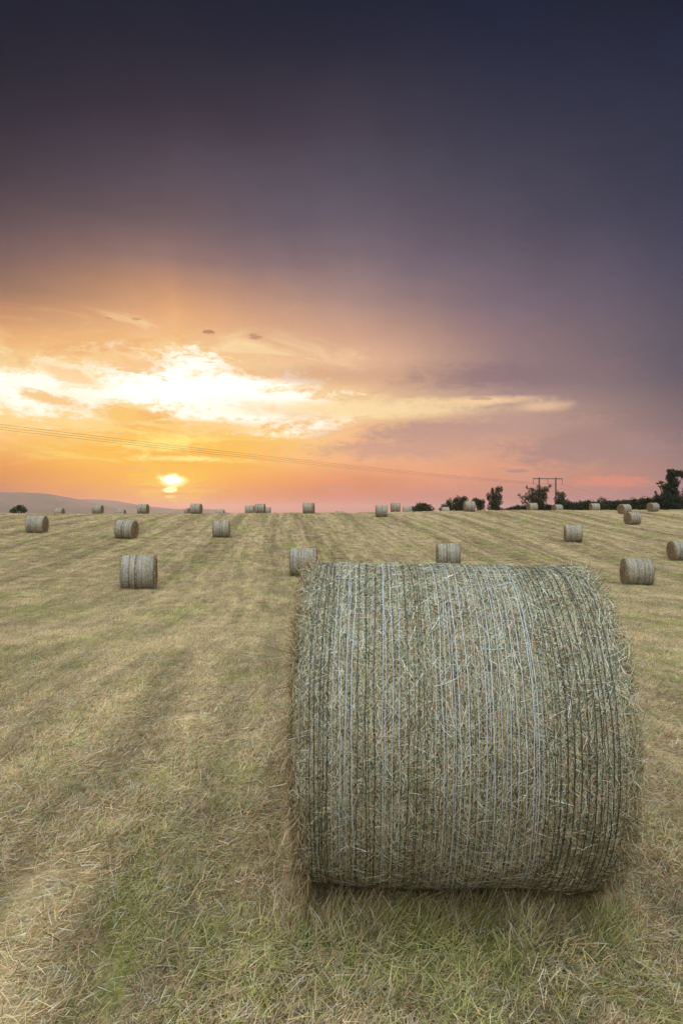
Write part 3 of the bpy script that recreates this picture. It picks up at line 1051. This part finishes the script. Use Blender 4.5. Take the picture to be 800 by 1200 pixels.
for i, (px, py, top, h, yaw, roll, label) in enumerate(BALES):
    if py is not None:
        x, d = ray_ground(px, py, 20, 93)
        sc_ = h * d / F / 1.325
        if not 0.86 < sc_ < 1.14:
            print('BALE scale', i, px, py, 'd', round(d, 1), 'scale', round(sc_, 2))
        sc_ = min(max(sc_, 0.84), 1.16)
    else:
        sc_ = 1.0
        d0 = 1.31 * F / h
        best = None
        for dd in np.arange(max(93 if px > 500 else 84, d0 - 12), d0 + 40, 0.5):
            z = terrain((px - 400) / F * dd, dd, False)[0]
            ty = 600 - (z + 1.31 - EYE) / dd * F
            e = abs(ty - top) + abs(dd - d0) * 0.03
            if best is None or e < best[0]: best = (e, dd, ty)
        d = best[1]
        x = (px - 400) / F * d
        if abs(best[2] - top) > 1: print('BALE top', i, px, top, 'got', round(best[2], 1), 'd', d)
    z = float(terrain(x, d, False)[0])
    k = i % 4
    o = protos[k] if k not in used else copy_tree(protos[k])
    used.add(k)
    o.location = (x, d, z - 0.02)
    rz = yaw + (180 if i % 3 == 0 and i > 3 else 0)
    o.rotation_euler = (0, R(roll), R(rz)) if rz == yaw else (0, R(-roll), R(rz))
    o.scale = (sc_, sc_, sc_)
    tag(o, label, 'hay bale', 'round bales lying across the mown field')
    BALE_SPOTS.append((x, d))


# ------------------------------------------------------------------ trees and hedge
def mat_leaf(name, a, b):
    m, t, out = new_mat(name)
    at = t.n.new('ShaderNodeAttribute'); at.attribute_name = 'tint'
    c = t.mix(t.sep(at.outputs['Color'])[0], a + (1,), b + (1,))
    bs = bsdf(t, c, 0.7, 0.2)
    tr = t.n.new('ShaderNodeBsdfTranslucent'); t.l.new(c, tr.inputs[0])
    mx = t.n.new('ShaderNodeMixShader'); mx.inputs[0].default_value = 0.2
    t.l.new(bs, mx.inputs[1]); t.l.new(tr.outputs[0], mx.inputs[2])
    t.l.new(mx.outputs[0], out.inputs[0])
    return m


M_LEAF = mat_leaf('hawthorn_leaves', (0.022, 0.030, 0.012), (0.060, 0.075, 0.028))
M_IVY = mat_leaf('ivy_leaves', (0.016, 0.026, 0.012), (0.045, 0.065, 0.028))


def leaf_mesh(clumps, g, size=(0.05, 0.12), per=900):
    """clumps: (x, y, z, rx, ry, rz, density)"""
    Vs, Qs, Ts, off = [], [], [], 0
    for (x, y, z, rx, ry, rz, dn) in clumps:
        n = int(per * dn * max(0.15, (rx * ry * rz) ** (2 / 3)))
        u = unit(g.normal(0, 1, (n, 3)))
        r = g.uniform(0, 1, (n, 1)) ** 0.45
        lob = 1 + 0.28 * np.sin(u[:, :1] * 5 + x * 3) * np.cos(u[:, 2:] * 6 + z * 5) + g.normal(0, 0.10, (n, 1))
        P = np.array([x, y, z]) + u * r * lob * np.array([rx, ry, rz])
        s = g.uniform(*size, (n, 1))
        a = unit(g.normal(0, 1, (n, 3))); b = unit(np.cross(a, g.normal(0, 1, (n, 3))))
        V = np.stack([P - a * s, P - b * s * 0.55, P + a * s, P + b * s * 0.55], 1).reshape(-1, 3)
        Vs.append(V)
        Qs.append(np.arange(n * 4).reshape(-1, 4) + off); off += n * 4
        Ts.append(np.repeat(g.uniform(0, 1, (n, 1)) * np.ones((n, 3)), 4, axis=0))
    return mesh_np('crown', np.concatenate(Vs), np.concatenate(Qs), tint=np.concatenate(Ts), smooth=False)


def tree(name, cat, label, px, d, crown_px, g_seed, mat=None, limbs=(), density=1.0, size=(0.05, 0.13), thick=0.09, group=None, sink=0.0):
    """crown_px: clumps in photo pixels (px, py, half width, half height, density, depth offset m)"""
    g = np.random.default_rng(g_seed)
    X = (px - 400) / F * d
    zb = float(terrain(X, d, False)[0])
    root = empty(name, (X, d, zb))
    tag(root, label, cat, group)
    k = d / F
    cl = []
    for (cx, cy, hw, hh, dn, dy) in crown_px:
        cl.append(((cx - 400) * k - X, dy, (600 - cy) * k + EYE - zb, hw * k, max(hw, hh) * k * 0.85, hh * k, dn * density))
    parts = []
    base = np.array([0, 0, -0.1])
    for c in cl:
        tgt = np.array([c[0], c[1], c[2]])
        mid = (base + tgt) / 2 + np.array([g.normal(0, .12), g.normal(0, .12), 0]) - np.array([(tgt[0]) * 0.18, 0, 0])
        path = np.array([base + np.array([g.normal(0, .03), 0, 0]), mid, tgt])
        s = np.linspace(0, 1, 7)[:, None]
        bz = (1 - s) ** 2 * path[0] + 2 * s * (1 - s) * path[1] + s * s * path[2]
        parts.append(tube(bz, np.linspace(thick, thick * 0.22, 7), 6))
        for _ in range(4):
            dirv = unit(g.normal(0, 1, 3) + np.array([0, 0, 0.5])) * np.array(c[3:6]) * 1.05
            st = bz[g.integers(3, 7)]
            parts.append(tube(np.array([st, st + dirv * 0.5 + g.normal(0, .04, 3), st + dirv]), np.array([0.03, 0.018, 0.008]), 4))
    for path in limbs:
        P = np.array([((a - 400) * k - X, dy, (600 - b) * k + EYE - zb) for a, b, dy in path])
        parts.append(tube(P, np.linspace(thick, thick * 0.3, len(P)), 6))
    V, Q, T = joinm(parts)
    link_mesh('trunk', mesh_np('trunk', V, Q, T), M_BARK, root)
    link_mesh('crown', leaf_mesh(cl, g, size), mat or M_LEAF, root)
    return root


GT = 'trees and bushes along the skyline'
tree('bush', 'bush', 'small leafy bush on the far left skyline before the distant hill', 22, 104,
     [(18, 598, 5, 4, 1.6, 0), (24, 596, 5, 4.5, 1.6, .2), (29, 598.5, 4, 3.2, 1.4, 0), (22, 593.5, 3, 2.2, 1.0, 0), (14, 599, 3, 2, 1, 0)], 1, group=GT)
tree('bush', 'bush', 'dome shaped dark bush on the skyline above the big bale', 495, 108,
     [(495, 597, 11, 7.5, 2.6, 0), (488, 598, 6, 6, 2, 0.3), (502, 598, 6, 5.5, 2, 0), (495, 592.5, 6.5, 3.2, 2, 0)], 2, group=GT)
tree('tree', 'tree', 'low ragged tree at the left of the skyline clump', 519, 112,
     [(520, 594.5, 4.5, 5, 1.2, 0), (515.5, 597, 2.5, 2.5, 1, 0), (526, 590, 4, 6, 1.6, 0.2), (529, 595, 5, 5, 1.6, 0)], 3, group=GT)
tree('tree', 'tree', 'broad dark tree forming the middle of the skyline clump', 539, 110,
     [(539, 589, 7.5, 7, 2.2, 0), (534, 593, 6, 6, 2, 0), (544, 584.5, 4.5, 3.5, 1.6, 0), (541, 596, 9, 5, 2, 0), (534, 585.5, 3.5, 3, 1.3, 0)], 4, group=GT)
tree('tree', 'tree', 'rounded tree at the right of the skyline clump behind a bale', 560, 111,
     [(560, 589, 6.5, 5, 1.9, 0), (556, 586, 3.5, 3, 1.4, 0), (563, 594, 5, 5, 1.7, 0), (566, 588, 2.2, 3, 1, 0), (552, 594, 4, 4, 1.5, 0)], 5, group=GT)
tree('tree', 'tree', 'slim upright tree with a forked pointed top on the skyline', 579, 108,
     [(579, 590, 8, 8, 2.3, 0), (579, 581, 6, 6, 1.8, 0), (583, 574, 3.2, 4.5, 1.6, 0), (587, 573.5, 1.8, 4, 1.2, 0.2), (576.5, 575.5, 2, 4, 1.2, 0),
      (572, 582, 3, 4.5, 1.3, 0), (585.5, 583, 3.2, 5, 1.4, 0), (579, 597, 8.5, 4, 1.8, 0)], 6, group=GT)
tree('thorn_tree', 'tree', 'spreading airy thorn tree beside the power pole', 627, 109,
     [(627, 579, 9, 6, 1.1, 0), (634, 576, 7, 6, 1.2, 0), (619, 583, 7, 5, 1.0, 0), (629, 587, 9, 5, 1.4, 0), (640, 573, 4, 3.5, .8, 0.3),
      (644, 569.5, 2.2, 2, .5, 0), (622, 573.5, 4, 3, .7, -.2), (617, 571, 2, 2, .4, 0), (610, 583, 3, 3, .5, 0), (607.5, 580, 1.8, 1.6, .3, 0),
      (633, 592, 6, 5, 1.4, 0), (621, 592, 5, 5, 1.1, 0), (613, 588, 3.5, 3, .6, 0), (637, 583, 5, 6, 1.1, 0), (630, 569.5, 3, 2, .5, 0)], 7, thick=0.11, group=GT)
tree('tree', 'tree', 'small round tree directly right of the power pole', 656, 109,
     [(656, 588, 7, 8, 1.8, 0), (658, 581, 4.5, 5, 1.4, 0), (653, 578, 2.5, 3, 1, 0), (664, 588, 3, 4, .8, 0), (655, 595, 7, 5, 1.8, 0)], 8, group=GT)
tree('ivy_tree', 'tree', 'tall ivy covered tree with its head bent to the right beside the hedge', 782, 107,
     [(784, 592, 15, 7, 2.8, 0), (780, 585, 13, 7, 2.8, 0), (786, 577, 9.5, 8, 2.8, 0), (781, 571, 6, 5, 1.8, 0), (788, 567, 7, 6, 2.6, 0), (785, 560, 5.5, 6, 2.4, 0),
      (788, 555, 7, 5, 2.6, 0), (795, 555, 5.5, 4.2, 2.2, 0), (799.5, 558, 2.8, 3.2, 1.4, 0), (774, 565.5, 3.5, 2, .8, 0), (770, 566.5, 2.2, 1.2, .5, 0),
      (775, 570, 4, 1.8, .8, 0), (768.5, 582, 3, 4, .8, 0), (767.5, 577, 1.2, 2.2, .4, 0), (783, 551.5, 3, 1.8, 1.2, 0), (792, 586, 8, 6, 2, 0)],
     9, M_IVY, thick=0.16, group=GT, density=1.3)
tree('tree', 'tree', 'bushy tree cut by the right edge of the picture beside the ivy covered tree', 806, 109,
     [(806, 580, 7, 10, 2.4, 0), (808, 570, 6, 7, 2, 0), (804, 592, 9, 7, 2.4, 0)], 10, M_IVY, group=GT)
tree('bush', 'bush', 'little spiky bush poking up out of the hedge top', 704, 108.5,
     [(704, 584.5, 3, 2.6, .9, 0), (701, 586.5, 2.5, 2, .9, 0), (707.5, 586, 2.5, 2, .9, 0), (704, 592, 4, 5, 1.2, 0)], 12, group=GT, size=(0.04, 0.1))


def hedge(name, label, tops, d, seed):
    g = np.random.default_rng(seed)
    k = d / F
    P = np.array(tops, float)
    cl = []
    px = P[0, 0]
    X0 = (P[0, 0] - 400) * k
    zb0 = float(terrain(X0, d, False)[0])
    while px < P[-1, 0]:
        top = np.interp(px, P[:, 0], P[:, 1]) + g.normal(0, 0.8)
        X = (px - 400) * k
        zb = float(terrain(X, d, False)[0])
        zt = (600 - top) * k + EYE
        h = max(0.5, zt - zb)
        cl.append((X - X0, g.normal(0, .25), zb + h * 0.5 - zb0, g.uniform(.6, 1.0), 0.8, h * 0.5, 1.9))
        cl.append((X - X0 + g.normal(0, .3), g.normal(0, .25), zt - 0.3 - zb0, g.uniform(.3, .6), 0.5, g.uniform(.2, .4), 1.6))
        px += g.uniform(3.0, 5.0)
    root = empty(name, (X0, d, zb0))
    tag(root, label, 'hedge')
    st = []
    for c in cl[::2]:
        for _ in range(2):
            b = np.array([c[0] + g.normal(0, .4), c[1], c[2] - c[5] - 0.1])
            st.append(tube(np.array([b, b + [g.normal(0, .15), 0, c[5]], b + [g.normal(0, .3), g.normal(0, .2), c[5] * 1.85]]), np.array([.05, .035, .012]), 5))
    V, Q, T = joinm(st)
    link_mesh('stems', mesh_np('stems', V, Q, T), M_BARK, root)
    link_mesh('foliage', leaf_mesh(cl, g, (0.05, 0.13)), M_LEAF, root)


hedge('hedge', 'low gappy hedge between the slim upright tree and the thorn tree', [(588, 595.5), (600, 594.5), (612, 593), (624, 592)], 111, 31)
hedge('hedge', 'long dark hedge along the right skyline from the power pole to the picture edge',
      [(628, 592), (645, 591), (660, 590), (668, 588), (690, 587.5), (720, 587), (740, 585), (760, 583.5), (800, 584), (900, 582), (1050, 580), (1200, 582)], 110, 32)


# ------------------------------------------------------------------ power line
def zig(p, q, n, sag):
    s = np.linspace(0, 1, n)[:, None]
    P = np.array(p)[None] * (1 - s) + np.array(q)[None] * s
    P[:, 2] -= 4 * sag * (s * (1 - s))[:, 0]
    return P


def power_pole(base, yaw, height, span, label, gap):
    x, y = base
    zb = float(terrain(x, y, False)[0])
    root = empty('power_pole', (x, y, zb), (0, 0, yaw))
    tag(root, label, 'power pole', 'wooden power poles carrying the line')
    top = height - zb
    for s in (-1, 1):
        xx = s * gap / 2
        v, q, t = tube(np.array([(xx, 0, -0.5), (xx, 0, top * 0.5), (xx, 0, top + 0.35)]), np.array([.24, .21, .18]), 10)
        link_mesh('pole', mesh_np('pole', v, q, t), M_WOOD, root)
    v, q, t = box(0, -0.22, top, span, 0.14, 0.26)
    link_mesh('crossarm', mesh_np('crossarm', v, q, t, smooth=False), M_STEEL, root)
    pts = []
    for s in (-1, 0, 1):
        xx = s * (span / 2 - 0.12)
        zs = [top - 0.1]
        P, Rr = [], []
        z = top - 0.12
        while z > top - 1.55:
            P += [(xx, -0.22, z), (xx, -0.22, z - 0.04), (xx, -0.22, z - 0.10), (xx, -0.22, z - 0.14)]
            Rr += [.03, .08, .08, .03]
            z -= 0.16
        v, q, t = tube(np.array(P), np.array(Rr), 8)
        link_mesh('insulator', mesh_np('insulator', v, q, t), M_GLASSY, root)
        ca, sa = math.cos(yaw), math.sin(yaw)
        pts.append((x + xx * ca + 0.22 * sa, y + xx * sa - 0.22 * ca, zb + top - 1.6))
    return pts


D1 = 190.0
k1 = D1 / F
top1 = (600 - 561) * k1 + EYE
pA = power_pole(((641 - 400) * k1, D1), R(8), top1, 36.5 * k1, 'twin leg wooden power pole on the skyline behind the thorn tree', 20.5 * k1)
pB = power_pole((-80, 38), R(38), 15.7, 8.6, 'twin leg wooden power pole near the left side of the field', 4.9)
pC = power_pole((178, 345), R(8), -4.0 + 3.5, 8.6, 'twin leg wooden power pole down beyond the right hedge', 4.9)
for i in range(3):
    for (a, b, sag, lab) in ((pA[i], pB[i], 1.2, ['lowest', 'middle', 'highest'][2 - i] + ' wire of the power line rising across the left sky'),
                             (pA[i], pC[i], 1.2, ['left', 'middle', 'right'][i] + ' wire running from the skyline pole down behind the right hedge')):
        v, q, t = tube(zig(a, b, 40, sag), 0.015, 5)
        o = link_mesh('power_line', mesh_np('power_line', v, q, t), M_WIRE)
        tag(o, lab, 'power line', 'wires between the power poles')


# ------------------------------------------------------------------ grass, stubble and loose hay on the field
PAL_DRY = np.array([(0.52, 0.405, 0.21), (0.61, 0.48, 0.31), (0.37, 0.25, 0.125), (0.43, 0.44, 0.31), (0.20, 0.13, 0.065), (0.31, 0.34, 0.10), (0.68, 0.66, 0.54), (0.10, 0.078, 0.04)])
W_DRY = np.array([.22, .18, .17, .14, .08, .09, .06, .06])
PAL_GRN = np.array([(0.24, 0.30, 0.08), (0.33, 0.39, 0.14), (0.14, 0.20, 0.06), (0.44, 0.46, 0.22)])
W_GRN = np.array([.4, .3, .2, .1])


def clump(seed, n, rad, L, W, up, pal, w, k=5):
    g = np.random.default_rng(seed)
    a = g.uniform(0, 2 * math.pi, n); r = rad * np.sqrt(g.random(n))
    b = np.stack([r * np.cos(a), r * np.sin(a), g.uniform(-0.005, 0.012, n)], -1)
    lean = g.normal(0.5, 1.2, n)                              # swept towards +x, +y
    hd = np.stack([np.cos(lean), np.sin(lean), np.zeros(n)], -1)
    el = g.uniform(*up, n)
    d0 = hd * np.cos(el)[:, None] + np.array([0, 0, 1.0]) * np.sin(el)[:, None]
    el1 = el - g.uniform(0.0, 0.7, n)
    h1 = unit(hd + 0.25 * g.normal(0, 1, (n, 3)) * np.array([1, 1, 0]))
    d1 = h1 * np.cos(el1)[:, None] + np.array([0, 0, 1.0]) * np.sin(el1)[:, None]
    ln = g.uniform(*L, n)[:, None, None]
    s = np.linspace(0, 1, k)[None, :, None]
    C = b[:, None] + ln * (d0[:, None] * s * (1 - 0.5 * s) + d1[:, None] * 0.5 * s * s)
    C[..., 2] = np.maximum(C[..., 2], g.uniform(0.0, 0.015, (n, 1)))
    tg = unit(np.gradient(C, axis=1))
    sd_ = unit(np.cross(tg, np.array([0, 0, 1.0]) + 0.6 * g.normal(0, 1, (n, 1, 3))))
    v, q, tn = ribbons(C, sd_, g.uniform(*W, n), pick(pal, w, n, g))
    return mesh_np('clump', v, q, tint=tn, smooth=False, alpha=np.repeat(g.random(n), k * 2))


def scatter(name, label, clumps, P, rot, scl, idx, mat, kind='stuff'):
    src = bpy.data.collections.new(name + '_sources')
    for i, me in enumerate(clumps):
        me.materials.append(mat)
        o = bpy.data.objects.new('%s_clump_%02d' % (name, i), me)
        src.objects.link(o)
    me = bpy.data.meshes.new(name)
    me.vertices.add(len(P))
    me.vertices.foreach_set('co', P.astype(np.float32).ravel())
    a = me.attributes.new('rot', 'FLOAT_VECTOR', 'POINT'); a.data.foreach_set('vector', rot.astype(np.float32).ravel())
    a = me.attributes.new('scl', 'FLOAT', 'POINT'); a.data.foreach_set('value', scl.astype(np.float32))
    a = me.attributes.new('idx', 'INT', 'POINT'); a.data.foreach_set('value', idx.astype(np.int32))
    o = bpy.data.objects.new(name, me)
    COL.objects.link(o)
    ng = bpy.data.node_groups.new(name, 'GeometryNodeTree')
    ng.interface.new_socket('Geometry', in_out='INPUT', socket_type='NodeSocketGeometry')
    ng.interface.new_socket('Geometry', in_out='OUTPUT', socket_type='NodeSocketGeometry')
    gi = ng.nodes.new('NodeGroupInput'); go = ng.nodes.new('NodeGroupOutput')
    ip = ng.nodes.new('GeometryNodeInstanceOnPoints')
    ci = ng.nodes.new('GeometryNodeCollectionInfo')
    ci.inputs['Collection'].default_value = src
    ci.inputs['Separate Children'].default_value = True
    ci.inputs['Reset Children'].default_value = True
    ip.inputs['Pick Instance'].default_value = True

    def att(nm, ty):
        n = ng.nodes.new('GeometryNodeInputNamedAttribute')
        n.data_type = ty
        n.inputs['Name'].default_value = nm
        return [s for s in n.outputs if s.enabled and s.name == 'Attribute'][0]
    L = ng.links.new
    L(gi.outputs[0], ip.inputs['Points'])
    L(ci.outputs[0], ip.inputs['Instance'])
    L(att('idx', 'INT'), ip.inputs['Instance Index'])
    e2r = ng.nodes.new('FunctionNodeEulerToRotation')
    L(att('rot', 'FLOAT_VECTOR'), e2r.inputs[0])
    L(e2r.outputs[0], ip.inputs['Rotation'])
    L(att('scl', 'FLOAT'), ip.inputs['Scale'])
    L(ip.outputs[0], go.inputs[0])
    md = o.modifiers.new('scatter', 'NODES')
    md.node_group = ng
    tag(o, label, None, None, kind)
    return o


def spread(n_per, y0, y1, wide, g):
    """points with n_per(d) per square metre over the field in front of and around the camera"""
    P = []
    y = y0
    while y < y1:
        st = max(0.5, y * 0.06)
        half = (abs(y) * 0.5 + 1.2) * wide
        n = int(n_per(y) * st * 2 * half)
        P.append(np.stack([g.uniform(-half, half, n), g.uniform(y, y + st, n)], -1))
        y += st
    return np.concatenate(P)


gg = np.random.default_rng(99)
dry = [clump(500 + i, 260, 0.18, (0.02, 0.085), (0.0009, 0.0019), (0.0, 1.1), PAL_DRY, W_DRY) for i in range(7)]
flatc = [clump(520 + i, 170, 0.20, (0.04, 0.12), (0.0009, 0.0018), (-0.05, 0.4), PAL_DRY, W_DRY) for i in range(5)]
grn = [clump(540 + i, 60, 0.13, (0.03, 0.09), (0.0011, 0.0022), (0.7, 1.5), PAL_GRN, W_GRN) for i in range(4)]

# stubble and cut hay
P = spread(lambda y: 72 if y < 7 else 66 * (7 / y) ** 1.2 * min(1, max(0.05, (100 - y) / 60)), 0.4, 98, 1.35, gg)
keep = np.ones(len(P), bool)
P = P[keep]
n = len(P)
d = np.hypot(P[:, 0], P[:, 1])
Z = terrain(P[:, 0], P[:, 1])
idx = gg.integers(0, 12, n)
rot = np.stack([gg.normal(0, .06, n), gg.normal(0, .06, n), gg.normal(0, 0.55, n)], -1)
scl = gg.uniform(0.75, 1.15, n) * np.clip((d / 7) ** 0.35, 1, 1.7)
scatter('cut_grass', 'pale dry stubble and cut hay lying over the whole field', dry + flatc, np.column_stack([P, Z + 0.012]), rot, scl, idx, M_GRASS)
print('cut grass clumps', n)

# tufts left standing round the feet of the bales, which the mower and rake missed
Q = []
for (bx, by, hw, hd, m) in [(0.45, 3.05, 0.62, 0.36, 130)] + [(x, d, 0.62, 0.3, 26) for x, d in BALE_SPOTS if d < 60]:
    e = gg.uniform(-1, 1, m)
    side = gg.random(m)
    qx = np.where(side < 0.7, e * hw, np.sign(e) * hw)
    qy = np.where(side < 0.5, -hd, np.where(side < 0.7, hd, gg.uniform(-hd, hd, m)))
    Q.append(np.stack([bx + qx + gg.normal(0, .035, m), by + qy + gg.normal(0, .05, m)], -1))
Q = np.concatenate(Q)
n = len(Q)
scatter('bale_foot_grass', 'ragged tufts of dry grass standing round the feet of the bales', [clump(580 + i, 110, 0.11, (0.05, 0.14), (0.0010, 0.0020), (0.4, 1.4), PAL_DRY, W_DRY) for i in range(4)],
        np.column_stack([Q, terrain(Q[:, 0], Q[:, 1])]), np.stack([gg.normal(0, .1, n), gg.normal(0, .1, n), gg.normal(0, 0.6, n)], -1),
        gg.uniform(0.7, 1.1, n), gg.integers(0, 4, n), M_GRASS)

# green regrowth between the stubble
P = spread(lambda y: 7 if y < 7 else 7 * (7 / y) ** 1.3, 0.4, 30, 1.35, gg)
nz = vnoise(P[:, 0] * 0.9, P[:, 1] * 0.8, 61) + 0.6 * vnoise(P[:, 0] * 2.7, P[:, 1] * 2.4, 62)
P = P[nz > gg.normal(0.12, 0.12, len(P))]
n = len(P)
Z = terrain(P[:, 0], P[:, 1])
scatter('green_grass', 'short green grass growing up through the stubble', grn, np.column_stack([P, Z]),
        np.stack([gg.normal(0, .1, n), gg.normal(0, .1, n), gg.uniform(0, 6.28, n)], -1), gg.uniform(0.7, 1.25, n), gg.integers(0, 4, n),
        mat_strand('green_blades', False, 1.0, 0.35))
print('green clumps', n)
